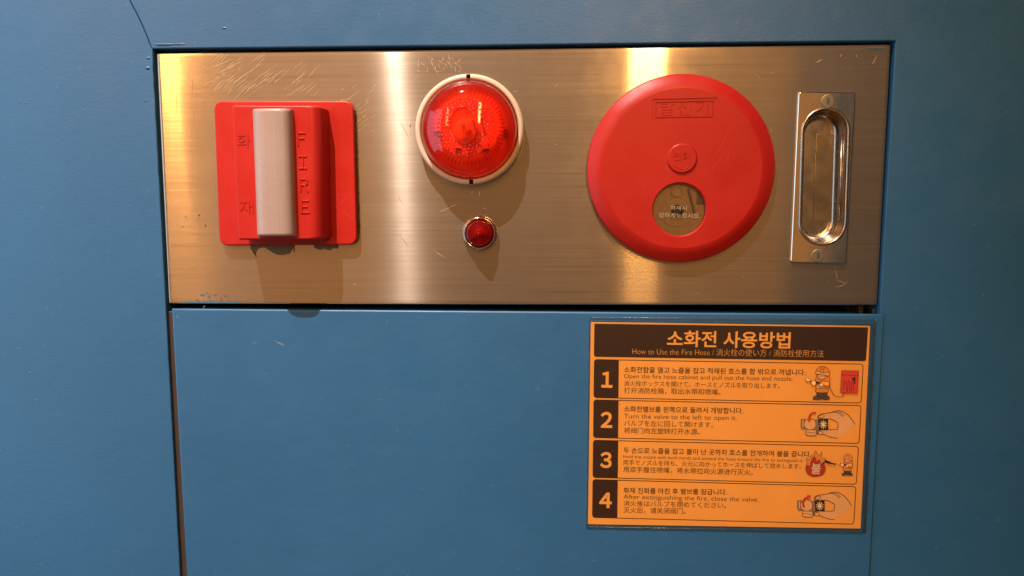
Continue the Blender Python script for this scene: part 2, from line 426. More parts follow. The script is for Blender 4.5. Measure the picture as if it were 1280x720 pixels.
# ================================================================== the door below
door = thing('cabinet_door', 'plain blue metal door under the steel panel carrying the orange notice', 'door', (0, -HD, zb))
d0, d1, d2, d3 = at(214.5, 386, HD), at(1105, 393, HD), at(1087, 724, HD), at(233.5, 724, HD)
def ext(a, b, z): t = (z - a.z) / (b.z - a.z); return a.x + (b.x - a.x) * t
bm = bmesh.new()
P = [(ext(d0, d3, zb), zb), (ext(d1, d2, zb), zb)] + [(d1.x, d1.z)] + [(lerp(d1, d0, t / 40).x, lerp(d1, d0, t / 40).z + .00012 * mnoise.noise(Vector((t * .7, 1, 0)))) for t in range(1, 40)] + [(d0.x, d0.z)]
slab(bm, P, .0030, HD, .0012, 5)
obj('door_sheet', bm, MAT_DOOR, door, 40.0)
bm = bmesh.new()   # folded flange going back behind the sheet
P2 = [(P[0][0] + .001, zb + .001), (ext(d1, d2, zb) - .016, zb + .001), (d1.x - .016, d1.z - .0008), (d0.x + .001, d0.z - .0008)]
slab(bm, P2, -.018, .0028, 0)
obj('door_flange', bm, MAT_DOOR, door)
bm = bmesh.new()
for x, y, ang, L in ((222, 396, .3, .0022), (221, 397, -.6, .0012), (348, 429, -.55, .009), (352, 430, -.5, .006), (318, 429, .2, .004), (186, 500, 0, .003), (255, 384, 1, .003)):
    c = at(x, y, HD + .00015); v = Vector((math.cos(ang), 0, math.sin(ang))) * L / 2
    if x > 215: ribbon(bm, [c - v, c + v * .2 + Vector((0, 0, .0004)), c + v], [.0002, .0005, .0002])
obj('scuff_mark', bm, plain('pale_paint_scuff', (.16, .24, .32), .6), door)

# ================================================================== the steel panel
c0, c1, c2, c3 = at(197, 68), at(1112, 57), at(1095, 380), at(212, 378)     # tl tr br bl
panel = thing('steel_panel', 'brushed stainless steel instrument panel set into the blue cabinet front', 'panel', (0, 0, c3.z))
HX, HZ = at(1033, 222).x, at(1033, 222).z      # handle centre
sA, sB = at(1033.5, 165), at(1029, 277); SR = .0176     # the handle cup: a stadium
def stad_d(x, z):
    a, b = Vector((sA.x, sA.z)), Vector((sB.x, sB.z)); p = Vector((x, z)); t = max(0, min(1, (p - a).dot(b - a) / (b - a).length_squared))
    return (p - a - (b - a) * t).length
def panel_pt(u, v):
    a = lerp(c3, c2, u); b = lerp(c0, c1, u); p = lerp(a, b, v); x, z = p.x, p.z
    # the sheet is a little dished at its left end and along the edges
    g = math.exp(-((x + .262) / .020) ** 2) * math.exp(-((z - .035) / .055) ** 2) * .00022
    g += math.exp(-((x + .255) / .022) ** 2) * math.exp(-((z + .075) / .03) ** 2) * -.00012
    return Vector((x, -g, z))
NU, NV = 280, 98
bm = bmesh.new(); G = {}
def corner_clip(u, v):  # round the corners
    return u, v
for i in range(NU + 1):
    for j in range(NV + 1): G[i, j] = bm.verts.new(panel_pt(i / NU, j / NV))
kill = []
for i in range(NU):
    for j in range(NV):
        q = (G[i, j], G[i + 1, j], G[i + 1, j + 1], G[i, j + 1])
        if min(stad_d(v.co.x, v.co.z) for v in q) < SR + .0002: continue
        bm.faces.new(q)
bmesh.ops.delete(bm, geom=[v for v in bm.verts if not v.link_faces], context='VERTS')
# bent edge: sweep the border back round a small radius
def border(rad, steps, back):
    order = [(i, 0) for i in range(NU)] + [(NU, j) for j in range(NV)] + [(i, NV) for i in range(NU, 0, -1)] + [(0, j) for j in range(NV, 0, -1)]
    prev = [G[k] for k in order]; base = [v.co.copy() for v in prev]; n = len(order); nor = []
    for k, (i, j) in enumerate(order):
        nx = (-1 if i == 0 else 1 if i == NU else 0); nz = (-1 if j == 0 else 1 if j == NV else 0)
        nor.append(Vector((nx, 0, nz)).normalized())
    for s in range(1, steps + 2):
        if s <= steps: a = .5 * PI * s / steps; off, dep = rad * math.sin(a), rad * (1 - math.cos(a))
        else: off, dep = rad, back
        cur = [bm.verts.new(base[k] + nor[k] * off + Vector((0, dep, 0))) for k in range(n)]
        for k in range(n): bm.faces.new((prev[k], prev[(k + 1) % n], cur[(k + 1) % n], cur[k]))
        prev = cur
border(.0010, 4, .014)
pf = obj('steel_sheet', bm, MAT_STEEL, panel, True)
# scratches
bm = bmesh.new()
def scratch(x, y, ang, L, w, curve=0):
    c = at(x, y); d = Vector((math.cos(ang), 0, math.sin(ang))); n_ = Vector((-d.z, 0, d.x))
    if stad_d(c.x, c.z) < .03: return
    pts = []
    for k in range(5):
        t = k / 4 - .5; q = c + d * L * t + n_ * curve * (t * t - .25)
        u = (q.x - c0.x) / (c1.x - c0.x)
        pts.append(Vector((q.x, -.00034 if q.x < -.2 else -.00012, q.z)))
    ribbon(bm, pts, [w * .2, w * .8, w, w * .7, w * .2])
for _ in range(70):
    x = R_.uniform(262, 395); y = R_.uniform(70, 118)
    if y > 118 - (395 - x) * .02: continue
    scratch(x, y, math.radians(R_.gauss(36, 7)), abs(R_.gauss(.009, .005)) + .002, R_.uniform(.00006, .00014), R_.uniform(-.002, .002))
for x, y, a, L in ((285, 85, 24, .024), (308, 92, 32, .030), (275, 80, 20, .02), (330, 100, 38, .02), (372, 98, 41, .02), (437, 122, 35, .02), (452, 148, 40, .013)):
    scratch(x, y, math.radians(a), L, .00018, .001)
for _ in range(26):
    scratch(R_.uniform(425, 470), R_.uniform(105, 165), math.radians(R_.gauss(38, 10)), R_.uniform(.003, .010), .00016)
for _ in range(30):
    scratch(R_.uniform(520, 575), R_.uniform(72, 90), math.radians(R_.gauss(-60, 30)), R_.uniform(.002, .006), .00016)
for _ in range(22):
    scratch(R_.uniform(470, 1085), R_.uniform(72, 370), math.radians(R_.uniform(-70, 80)), R_.uniform(.001, .006), .00012)
for x, y, a, L in ((1024, 76, 25, .006), (1093, 75, 65, .007), (1051, 69, 70, .003), (1071, 70, -70, .002), (550, 318, -35, .012), (1046, 344, -70, .006), (1052, 352, -20, .009), (1050, 357, 15, .008), (1055, 355, 40, .007), (599, 241, 90, .004), (606, 260, 0, .002), (455, 282, 30, .002), (443, 355, 10, .003), (1044, 335, 90, .0012), (560, 260, 25, .016)):
    scratch(x, y, math.radians(a), L, .00030, .0008)
obj('scratch_mark', bm, MAT_SCRATCH, panel)
# dark hairline cracks in the lacquer at the left end, blue paint left by the brush on the lower and right edges
bm = bmesh.new()
for x, y, L, a in ((226, 75, .008, 75), (240, 110, .020, 84), (221, 130, .018, 88), (243, 145, .012, 80), (236, 96, .006, 60), (501, 250, .010, -60), (505, 300, .012, -55), (505, 160, .016, -62), (513, 156, .003, 60)):
    c = at(x, y); d = Vector((math.cos(math.radians(a)), 0, math.sin(math.radians(a))))
    ribbon(bm, [c + d * L * (k / 5 - .5) + Vector((R_.uniform(-.0004, .0004), -.0004, 0)) for k in range(6)], [.00004, .00008, .00014, .00014, .0001, .00004])
for x, y, s in ((232, 271, .0006), (249, 269, .0009), (257, 282, .0007), (229, 283, .0006), (513, 157, .0005), (300, 350, .0005)):
    c = at(x, y); fill(bm, [c + Vector((s * math.cos(t) * R_.uniform(.5, 1.2), -.0004, s * math.sin(t) * R_.uniform(.5, 1.2))) for t in (0, 1, 2, 3, 4, 5)])
obj('lacquer_crack', bm, MAT_SEAL, panel)
bm = bmesh.new()
for k in range(15):
    x = R_.gauss(270, 20); y = R_.gauss(372, 3.0)
    if k < 8: x, y = ((253, 369), (259, 366), (262, 373), (268, 370), (275, 372), (280, 370), (285, 371), (246, 375))[k]
    s = R_.uniform(.0004, .0011) if k else .0016
    if y > 375.5: y = 375
    c = at(x, y); fill(bm, [c + Vector((s * math.cos(t) * R_.uniform(.6, 1.7), -.0004, s * .7 * math.sin(t) * R_.uniform(.5, 1.1))) for t in (0, .8, 1.7, 2.5, 3.3, 4.1, 5, 5.6)])
for (xa, xb, y, w) in ((228, 250, 377.6, .0012), (250, 278, 377.3, .0016), (278, 300, 377.9, .0008), (1083, 1108, 60.0, .0012)):
    a, b = at(xa, y), at(xb, y); pts = [lerp(a, b, k / 8) + Vector((0, -.0005, 0)) for k in range(9)]
    ribbon(bm, pts, [.0002] + [w * R_.uniform(.6, 1.2) for _ in range(7)] + [.0002])
obj('paint_splash', bm, MAT_CHIP, panel)

# ================================================================== fire alarm strobe on the left
ap = [at(267, 126, .006), at(441, 126, .006), at(446, 306, .006), at(274, 307, .006)]
alarm = thing('fire_alarm_strobe', 'square red fire alarm with upright white strobe lens and raised FIRE lettering', 'fire alarm', (lerp(ap[2], ap[3], .5).x, 0, ap[2].z))
def quad_round(q, r, n=8):
    """rounded outline of a four-sided figure given bl, br, tr, tl (Vectors)"""
    P = []
    for i in range(4):
        p, a, b = q[i], q[i - 1], q[(i + 1) % 4]
        u = (a - p).normalized(); v = (b - p).normalized()
        s, e = p + u * r, p + v * r
        for k in range(n + 1):
            t = k / n; w = (1 - t) ** 2 * s + 2 * t * (1 - t) * (p * .88 + (s + e) * .06) + t * t * e
            P.append((w.x, w.z))
    return P
bm = bmesh.new(); slab(bm, quad_round([ap[3], ap[2], ap[1], ap[0]], .0065), .0014, .006, .0012, 5)
obj('base_plate', bm, MAT_RED, alarm, 40.0)
HB = .0262
bx = [at(297, 300, HB), at(403, 300, HB), at(399, 131, HB), at(289.5, 131, HB)]     # bl br tr tl of the front face incl. its fillet
PB = quad_round(bx, .0022, 4)
bm = bmesh.new()
rings = [[Vector((x + (.0012 if x > bx[0].x + .03 else -.0002), -.0055, z)) for x, z in PB]]
FIL = .0085
for k in range(9):
    a = .5 * PI * k / 8; ring = []
    for x, z in PB:
        u = (x - lerp(bx[0], bx[3], (z - bx[0].z) / (bx[3].z - bx[0].z)).x) / (bx[1].x - bx[0].x)
        fx = FIL if u > .5 else .0016
        fx_d = fx * (1 - math.cos(a)); cz = (bx[0].z + bx[3].z) / 2; fz = .0014 * (1 - math.cos(a))
        X = x - fx_d * max(0, min(1, (u - .5) * 8)) + .0016 * (1 - math.cos(a)) * max(0, min(1, (.5 - u) * 8))
        dep = HB - (FIL if u > .5 else .0016) * (1 - math.sin(a))
        ring.append(Vector((X, -dep, z + (fz if z < cz else -fz))))
    rings.append(ring)
loft(bm, rings, True, True)
obj('housing', bm, MAT_RED, alarm, 35.0)
# the milky lens: a half column with rounded ends
bm = bmesh.new()
lt, lb = at(340.5, 137, HB + .003), at(346, 295, HB + .003); wd = (at(366.5, 215, HB + .003).x - at(318.5, 215, HB + .003).x) / 2
rings = []
NZ = 160
for i in range(NZ + 1):
    t = i / NZ; p = lerp(lb, lt, t)
    e = min(t, 1 - t) * (lt.z - lb.z); s = 1 if e > .0022 else math.sqrt(max(0.0, 1 - ((.0022 - e) / .0022) ** 2)) * .16 + .84
    ring = []
    for k in range(25):
        a = PI * k / 24; cs = math.copysign(abs(math.cos(a)) ** .62, math.cos(a))
        ring.append(Vector((p.x + wd * cs, -(HB - .002) - .0125 * s * math.sin(a) ** .52, p.z)))
    rings.append(ring)
loft(bm, rings, True, True)
obj('strobe_lens', bm, MAT_LENS, alarm, 50.0)
# raised lettering
def strokes(bm, lines, h0, h1, w):
    for ln in lines:
        for a, b in zip(ln, ln[1:]):
            A, B = Vector((a[0], a[1])), Vector((b[0], b[1])); d = (B - A).normalized(); n = Vector((-d.y, d.x)) * w / 2; A2 = A - d * w / 2; B2 = B + d * w / 2
            slab(bm, [tuple(A2 - n), tuple(B2 - n), tuple(B2 + n), tuple(A2 + n)], h0, h1, w * .3, 3)
def glyph(G, cx, cy, wpx, hpx):
    c = at(cx, cy, HB); s = .000605
    return [[(c.x + x * wpx * s, c.z + y * hpx * s) for x, y in ln] for ln in G]
GF = [[(-.5, -.5), (-.5, .5), (.5, .5)], [(-.5, .05), (.3, .05)]]
GI = [[(-.5, .5), (.5, .5)], [(0, .5), (0, -.5)], [(-.5, -.5), (.5, -.5)]]
GR = [[(-.5, -.5), (-.5, .5), (.25, .5), (.45, .38), (.45, .12), (.25, .0), (-.5, .0)], [(.1, 0), (.5, -.5)]]
GE = [[(.5, .5), (-.5, .5), (-.5, -.5), (.5, -.5)], [(-.5, 0), (.3, 0)]]
for g, x, y in ((GF, 377, 174), (GI, 378.5, 203), (GR, 380, 231.5), (GE, 381.5, 258.5)):
    bm = bmesh.new(); strokes(bm, glyph(g, x, y, 8.5, 14.5), HB - .0004, HB + .0006, .0011); obj('raised_letter', bm, MAT_RED, alarm)
for ch, x, y in (('화', 296.5, 183), ('재', 300, 266)):
    bm = bmesh.new(); add_text(bm, ch, at(x, y, HB), at(x + 16.5, y + .3, HB), .0115, bold=-.010, extrude=.0004); obj('raised_letter', bm, MAT_RED, alarm)
# sealant squeezed out behind the plate
bm = bmesh.new()
def blob(pts, h): fill(bm, [at(x, y, h) for x, y in pts], 0, .0012)
n = 40; edge = []
for k in range(n + 1):
    y = 138 + 152 * k / n; edge.append((444.4 + (y - 138) * .031 + R_.uniform(-.3, .8) * (1 if k % 5 else .1), y))
blob([(438, 138)] + edge + [(440, 292)], .0013)
obj('sealant_bead', bm, MAT_SEAL, alarm)
bm = bmesh.new()
blob([(313, 305), (313, 310), (316, 315), (319, 317), (320, 322), (318, 318), (322, 311), (330, 309), (345, 318), (352, 319), (362, 317), (366, 309), (366, 305)], .0006)
blob([(392, 305), (393, 310), (400, 312.5), (404, 311), (412, 313), (417, 310), (422, 311), (423, 306)], .0006)
blob([(366, 303), (366.8, 315), (367.4, 315), (367.4, 303)], .0008)
obj('adhesive_stain', bm, plain('brown_adhesive', (.12, .075, .04), .5, .2), alarm)
bm = bmesh.new()
for x, y, a, L in ((428, 251, 50, .016), (420, 243, 120, .004), (434, 268, -40, .014), (413, 232, 20, .004), (422, 269, 0, .0015), (419, 255, 60, .0015), (437, 254, 80, .002), (408, 231, 0, .0015)):
    c = at(x, y, .0061); d = Vector((math.cos(math.radians(a)), 0, math.sin(math.radians(a)))) * L / 2
    ribbon(bm, [c - d, c, c + d], [.00004, .00013, .00004])
obj('scratch_mark', bm, plain('pale_plastic_scratch', (.60, .12, .09), .6), alarm)

# ================================================================== big red beacon
bc = at(587, 162.5, .006); BC = (bc.x, bc.z)
k_ = .000588
beacon = thing('indicator_lamp', 'large round red ribbed beacon lamp in a cream plastic ring', 'beacon lamp', (bc.x, 0, bc.z - 70 * k_))
rb = 69.5 * k_; ri = 62.5 * k_
bm = bmesh.new(); lathe(bm, BC, [(rb - .0015, .0), (rb, .0008), (rb, .0085), (rb - .0006, .0097), (rb - .0018, .0102), (ri + .0012, .0102), (ri + .0004, .0099), (ri, .0090), (ri, .003)], 128)
ring = obj('mounting_ring', bm, MAT_CREAM, beacon, 50.0)
cut = []
for sgn, ox in ((1, -.0003), (-1, .0012)):
    bm = bmesh.new(); cx, cz = BC[0] + ox, BC[1] + sgn * (rb + ri) / 2 * 1.0
    slab(bm, [(cx - .0016, cz - .0017), (cx + .0016, cz - .0017), (cx + .0016, cz + .0017), (cx - .0016, cz + .0017)], .0035, .02)
    cut.append(obj('notch_cutter', bm, MAT_BLACK))
subtract(ring, cut)
for sgn, ox in ((1, -.0003), (-1, .0012)):
    cx, cz = BC[0] + ox, BC[1] + sgn * (rb + ri) / 2; bm = bmesh.new()
    slab(bm, [(cx - .0015, cz - .0016), (cx + .0015, cz - .0016), (cx + .0015, cz + .0016), (cx - .0015, cz + .0016)], .003, .0066)
    obj('latch_slot', bm, MAT_BLACK, beacon)
r0 = ri - .0004; r1 = 50.5 * k_
prof = [(r0, .004), (r0, .009), (r0 - .0006, .0125), (r0 - .0022, .0165), (r1 + .0028, .0195), (r1 + .0008, .0212), (r1, .0218), (r1 - .0012, .0224)]
for k in range(1, 17):
    r = (r1 - .0012) * (1 - k / 17); prof.append((r, .0224 + .0075 * (1 - (r / r1) ** 2)))
bm = bmesh.new(); lathe(bm, BC, prof, 128, 0, False, True)
dome = obj('dome_lens', bm, MAT_DOME, beacon, 60.0)
def dome_h(r): return .0224 + .0075 * (1 - (r / r1) ** 2)
# moulded beads in rings and ribs near the rim, inside the dome
bm = bmesh.new()
def bead(cx, cz, h, r, hh, seg=8, st=1.0, ang=0):
    rings = []
    for q in (1, .8, .45, .08):
        rings.append([])
        for k in range(seg):
            u, v = r * q * math.cos(2 * PI * k / seg) * st, r * q * math.sin(2 * PI * k / seg)
            rings[-1].append(Vector((cx + u * math.cos(ang) - v * math.sin(ang), -(h + hh * math.sqrt(max(0, 1 - q * q))), cz + u * math.sin(ang) + v * math.cos(ang))))
    loft(bm, rings, False, True)
nb = 0
ro = .0135
while ro < r1 - .0075:
    nn = int(2 * PI * ro / .0030)
    for k in range(nn):
        a = 2 * PI * (k + .5 * (nb % 2)) / nn
        bead(BC[0] + ro * math.cos(a) - .0006, BC[1] + ro * math.sin(a) * 1.0, dome_h(ro) - .0005, .00105, .00085)
    ro += .00235; nb += 1
for k in range(56):
    a = 2 * PI * k / 56; r = r1 - .0042
    bead(BC[0] + r * math.cos(a), BC[1] + r * math.sin(a), dome_h(r) - .0016, .0008, .0006, 8, 3.2, a)
obj('moulded_beads', bm, MAT_BUMP, beacon, True)
# clear oval eye in the middle
bm = bmesh.new(); rings = []
ec = (BC[0] - .0022, BC[1] + .001)
for q, hh in ((1.05, -.0006), (1.03, .0004), (1.0, .0007), (.97, .0004), (.95, -.0006)):
    rings.append([Vector((ec[0] + .0098 * q * math.cos(2 * PI * k / 64), -(dome_h(.004) + hh + .0004), ec[1] + .0128 * q * math.sin(2 * PI * k / 64))) for k in range(64)])
loft(bm, rings, False, False); obj('centre_eye', bm, MAT_BUMP, beacon, True)
# inside: reflector, flash tube, small pale glint knobs
bm = bmesh.new(); lathe(bm, BC, [(r0 - .001, .0035), (.030, .0038), (.024, .006), (.0135, .0035), (.0125, .003)], 96, 0, False, True)
obj('reflector', bm, MAT_WHITE_IN, beacon, True)
bm = bmesh.new()
bm.free(); bm = bmesh.new(); lathe(bm, (BC[0] - .002, BC[1] - .001), [(.0105, .003), (.0100, .0050), (.0080, .0068), (.0045, .0080), (.0004, .0084)], 48, 0, False, True)
obj('flash_tube', bm, MAT_BULB, beacon, True)
for dx_, dz_, rr in ((-.0035, .0030, .0017), (.0010, -.0012, .0022), (-.0018, -.0060, .0019), (.0042, .0062, .0013)):
    bm = bmesh.new(); lathe(bm, (BC[0] - .001 + dx_, BC[1] + dz_), [(rr * .5, .005), (rr, .0105), (rr * .92, .0122), (rr * .6, .0134), (rr * .1, .0139)], 20, 0, False, True)
    obj('glint_knob', bm, MAT_BULB, beacon, True)  # knobs added only to make bright spots under the dome
for x, y, w, h in ((546, 166, .005, .003), (606, 187, .006, .0016), (572, 186, .005, .0014), (601, 148, .0022, .002), (541, 126, .003, .002), (632, 166, .003, .006)):
    p = at(x, y, .010); bm = bmesh.new(); slab(bm, rrect(p.x - w / 2, p.x + w / 2, p.z - h / 2, p.z + h / 2, .0006, 2), .004, .0095, .0004, 2)
    obj('circuit_part', bm, MAT_BROWN, beacon, 40.0)

# ================================================================== small pilot lamp below it
pc = at(599.5, 291.5, .005); PC = (pc.x, pc.z)
pilot = thing('pilot_lamp', 'tiny dark red pilot lamp with a chrome ring under the round beacon', 'pilot lamp', (pc.x, 0, pc.z - .013))
bm = bmesh.new(); lathe(bm, PC, [(.0133, 0), (.0135, .0012), (.0131, .0045), (.0121, .0060), (.0115, .0062), (.0108, .0056), (.0104, .0045), (.0103, .002)], 72)
obj('chrome_ring', bm, MAT_CHROME, pilot, True)
bm = bmesh.new(); lathe(bm, PC, [(.0104, .001), (.0104, .0042), (.0098, .0046), (.0096, .002)], 72); obj('red_collar', bm, MAT_PILOT, pilot, 40.0)
pr = [(.0095, .002), (.0095, .0095), (.0091, .0103)]
r = .0088; h = .0106
while r > .0016:
    pr += [(r, h + .0005), (r - .0005, h + .0009), (r - .0010, h + .0006)]; r -= .00125; h += .0011
pr += [(.0009, h + .0008), (.0002, h + .0010)]
bm = bmesh.new(); lathe(bm, PC, pr, 64, 0, False, True); obj('ridged_lens', bm, MAT_PILOT, pilot, 35.0)
bm = bmesh.new(); lathe(bm, PC, [(.0094, .001), (.0094, .0016), (.0045, .002), (.0035, .008), (.001, .0092)], 32, 0, True, True); obj('lamp_bulb', bm, MAT_WHITE_IN, pilot, True)

# ================================================================== round manual call point
CH = .0105
cc = at(851, 211.5, .006); CC = (cc.x, cc.z)
RD = 118 * .000592
call = thing('call_point', 'round red manual call point cover with a small clear window', 'call point', (cc.x, 0, cc.z - RD))
bm = bmesh.new(); lathe(bm, CC, [(RD - .0045, 0), (RD - .0045, .005)], 96, 0, True, True); obj('back_box', bm, plain('dark_red_back_box', (.16, .008, .006), .5), call, 40.0)
rp_ = RD * .84
prof = [(RD - .003, .0030), (RD - .0006, .0030), (RD, .0036), (RD, .0050), (RD - .0005, .0057), (RD - .0014, .0062)]
for k in range(1, 13):
    t = k / 12; prof.append((RD - .0014 + (rp_ - RD + .0014) * t, .0062 + (CH - .0062) * (.40 * t + .60 * math.sin(t * PI / 2))))
prof += [(rp_ - .002, CH), (rp_ - .004, CH)]
bm = bmesh.new(); lathe(bm, CC, prof, 160, 0, False, False)
# flat top, with the window hole left open
wc = at(849.5, 262, CH); WR = 33.5 * .000581
def grid_top(bm, c, R, z):
    seg = 160
    outer = [Vector((c[0] + R * math.cos(2 * PI * k / seg), -z, c[1] + R * math.sin(2 * PI * k / seg))) for k in range(seg)]
    return outer
top = [v for v in bm.verts if abs(v.co.y + CH) < 1e-7 and abs((Vector((v.co.x, v.co.z)) - Vector(CC)).length - (rp_ - .004)) < 1e-6]
bm.faces.new(sorted(top, key=lambda v: math.atan2(v.co.z - CC[1], v.co.x - CC[0])))
bot = [v for v in bm.verts if abs((Vector((v.co.x, v.co.z)) - Vector(CC)).length - (RD - .003)) < 1e-6]
bm.faces.new(sorted(bot, key=lambda v: math.atan2(v.co.z - CC[1], v.co.x - CC[0])))
cover = obj('cover', bm, [MAT_RED2], call)
cut = []
bm = bmesh.new(); lathe(bm, (wc.x, wc.z), [(WR, .001), (WR, CH - .0012), (WR + .0012, CH + .0004), (WR + .0012, .03)], 96, 0, True, True); cut.append(obj('window_cutter', bm, MAT_RED2))
n0, n1, n2, n3 = at(815.5, 152, CH), at(895.5, 151, CH), at(896.5, 122, CH), at(816, 124, CH)
bm = bmesh.new(); slab(bm, [(n0.x, n0.z), (n1.x, n1.z), (n2.x, n2.z), (n3.x, n3.z)], CH - .00045, CH + .01); cut.append(obj('plate_cutter', bm, MAT_RED2))
def frame_in(d):
    return [Vector((n0.x + d, n0.z + d)), Vector((n1.x - d, n1.z + d)), Vector((n2.x - d, n2.z - d)), Vector((n3.x + d, n3.z - d))]
fo, fi = frame_in(.0022), frame_in(.0030)
bm = bmesh.new()
ring4 = lambda q, h: [Vector((p.x, -h, p.y)) for p in q]
loft(bm, [ring4(fo, CH - .0011), ring4(fo, CH + .01), ring4(fi, CH + .01), ring4(fi, CH - .0011), ring4(fo, CH - .0011)], False, False)
bmesh.ops.remove_doubles(bm, verts=bm.verts[:], dist=1e-7); cut.append(obj('groove_cutter', bm, MAT_RED2))
bm = bmesh.new()
add_text(bm, '발신기', at(825, 143.6, CH), at(886, 143.2, CH), .0122, bold=-.018, extrude=.0009)
bmesh.ops.remove_doubles(bm, verts=bm.verts[:], dist=1e-6); cut.append(obj('word_cutter', bm, MAT_RED2))
subtract(cover, cut)
for p in cover.data.polygons: p.use_smooth = True
cover.data.set_sharp_from_angle(angle=math.radians(28))
for p in cover.data.polygons:
    if abs(p.normal.y) > .9995: p.use_smooth = False
em = at(852.5, 198, CH); ER = 19 * .00058
bm = bmesh.new(); lathe(bm, (em.x, em.z), [(ER, CH - .0005), (ER, CH + .0006), (ER - .0004, CH + .0011), (ER - .0011, CH + .0014), (ER - .0022, CH + .0014), (.0003, CH + .0014)], 64, 0, False, True)
boss = obj('raised_boss', bm, MAT_RED2, call, 40.0)
bm = bmesh.new()
A = Vector((em.x - .0068, -(CH + .0014), em.z - .0012)); B = A + Vector((.0128, 0, .0003))
add_text(bm, '전화', A, B, .0066, bold=-.015, extrude=.00028)
pts = [Vector((em.x + .0072 * math.sin(t), -(CH + .0014), em.z - .0008 - .0072 * math.cos(t))) for t in [(-1.0 + 2.0 * k / 16) for k in range(17)]]
tube(bm, pts, .00022, 6)
o = obj('boss_lettering', bm, MAT_RED2, call)
bm = bmesh.new()
for x, y, a, L, cv in ((903, 178, 62, .030, .002), (895, 205, 55, .022, .001), (872, 202, 0, .001, 0), (796, 128, 70, .008, .004), (770, 152, 80, .006, .001), (910, 195, 80, .012, .001)):
    c = at(x, y, CH + .00008); d = Vector((math.cos(math.radians(a)), 0, math.sin(math.radians(a)))); n_ = Vector((-d.z, 0, d.x))
    if (Vector((c.x, c.z)) - Vector(CC)).length > rp_ - .004: continue
    ribbon(bm, [c + d * L * t + n_ * cv * (t * t - .25) for t in (-.5, -.25, 0, .25, .5)], [.00003, .0001, .00012, .0001, .00003])
obj('scratch_mark', bm, plain('pale_red_scratch', (.62, .07, .05), .6), call)
# behind the window: beige box floor, hub, screw, arm, then the clear pane with its words
bm = bmesh.new(); lathe(bm, (wc.x, wc.z), [(WR + .003, .0052), (WR + .003, .0056)], 64, 0, True, True)
win = obj('window_floor', bm, MAT_BEIGE, call, 40.0)
bm = bmesh.new()
hb = at(846, 264, .007); lathe(bm, (hb.x, hb.z), [(.0120, .0056), (.0118, .0062), (.0105, .0064), (.0098, .0060), (.0072, .0060), (.0070, .0066), (.0056, .0068)], 64, 0, False, True)
obj('push_hub', bm, MAT_BEIGE, win, 40.0)
bm = bmesh.new(); lathe(bm, (hb.x + .0004, hb.z), [(.0047, .0066), (.0046, .0074), (.0040, .0077), (.0026, .0077), (.0024, .0070)], 48, 0, False, True); obj('dark_core', bm, MAT_BLACK, win, 40.0)
sc_ = at(846.5, 239, .007); bm = bmesh.new(); lathe(bm, (sc_.x, sc_.z), [(.0046, .0056), (.0046, .0072), (.0040, .0076), (.0033, .0075), (.0030, .0066)], 40, 0, False, True); obj('screw_post', bm, MAT_BEIGE, win, 40.0)
bm = bmesh.new()
a, b = at(860.5, 236, .007), at(868, 266, .007); w = Vector((.0008, 0, 0)); slab(bm, [(b.x - .0008, b.z), (b.x + .0008, b.z), (a.x + .0008, a.z), (a.x - .0008, a.z)], .0054, .0075, .0003, 2)
a, b = at(871, 256, .007), at(884, 238, .007); slab(bm, [(a.x, a.z), (b.x, a.z), (b.x, b.z), (a.x, b.z)], .0054, .0058)
obj('lever_arm', bm, MAT_BROWN, win, 40.0)
bm = bmesh.new(); lathe(bm, (wc.x, wc.z), [(WR + .0015, CH - .0028), (WR + .0015, CH - .0020)], 64, 0, True, True); obj('window_pane', bm, MAT_CLEAR, call, 40.0)
bm = bmesh.new(); HW = CH - .0019
add_text(bm, '화재시', at(838, 262, HW), at(858, 262.5, HW), .0036, bold=-.006)
add_text(bm, '강하게누르시오.', at(823.5, 271.5, HW), at(875, 272.5, HW), .0042, bold=-.006)
obj('window_lettering', bm, MAT_TEXTW, call)

# ================================================================== recessed pull handle
hp = [at(988.5, 328, .0022), at(1057.5, 329.5, .0022), at(1069.5, 115.5, .0022), at(998.5, 114.5, .0022)]
handle = thing('pull_handle', 'recessed polished steel pull handle with an oblong finger cup', 'pull handle', (lerp(hp[0], hp[1], .5).x, 0, hp[0].z))
sA, sB = at(1031.5, 164.5, .0022), at(1028, 277.5, .0022)
def stad(r, h, n=20, ox=0, s0=0, s1=0):
    a, b = Vector((sA.x, sA.z - s0)), Vector((sB.x, sB.z + s1)); d = (a - b).normalized(); nn = Vector((d.y, -d.x)); P = []
    for k in range(n + 1):
        t = PI * k / n; v = a + (nn * math.cos(t) + d * math.sin(t)) * r; P.append(Vector((v.x + ox, -h, v.y)))
    for k in range(n + 1):
        t = PI + PI * k / n; v = b + (nn * math.cos(t) + d * math.sin(t)) * r; P.append(Vector((v.x + ox, -h, v.y)))
    return P
# flange: rounded plate with the cup opening in it
out = quad_round(hp, .0018, 5)
bm = bmesh.new()
edge = []
slots = [(out, .0), (out, .0012)]
rings = [[Vector((x, 0, z)) for x, z in out], [Vector((x, -.0014, z)) for x, z in out]]
for k in (1, 2, 3):
    a_ = .5 * PI * k / 3; Q = inset2(out, .0009 * (1 - math.cos(a_))); rings.append([Vector((x, -(.0014 + .0008 * math.sin(a_)), z)) for x, z in Q])
V = loft(bm, rings, False, False)
inner = [bm.verts.new(p) for p in stad(SR + .0004, .0022)]
for i in range(len(inner)): bm.edges.new((inner[i], inner[(i + 1) % len(inner)]))
es = [e for e in bm.edges if (e.verts[0] in V[-1] and e.verts[1] in V[-1]) or (e.verts[0] in inner and e.verts[1] in inner)]
bmesh.ops.triangle_fill(bm, use_beauty=True, use_dissolve=False, edges=es)
for v in bm.verts:
    if v.co.y < -.0005: v.co.y -= (v.co.x - hp[3].x) * .020
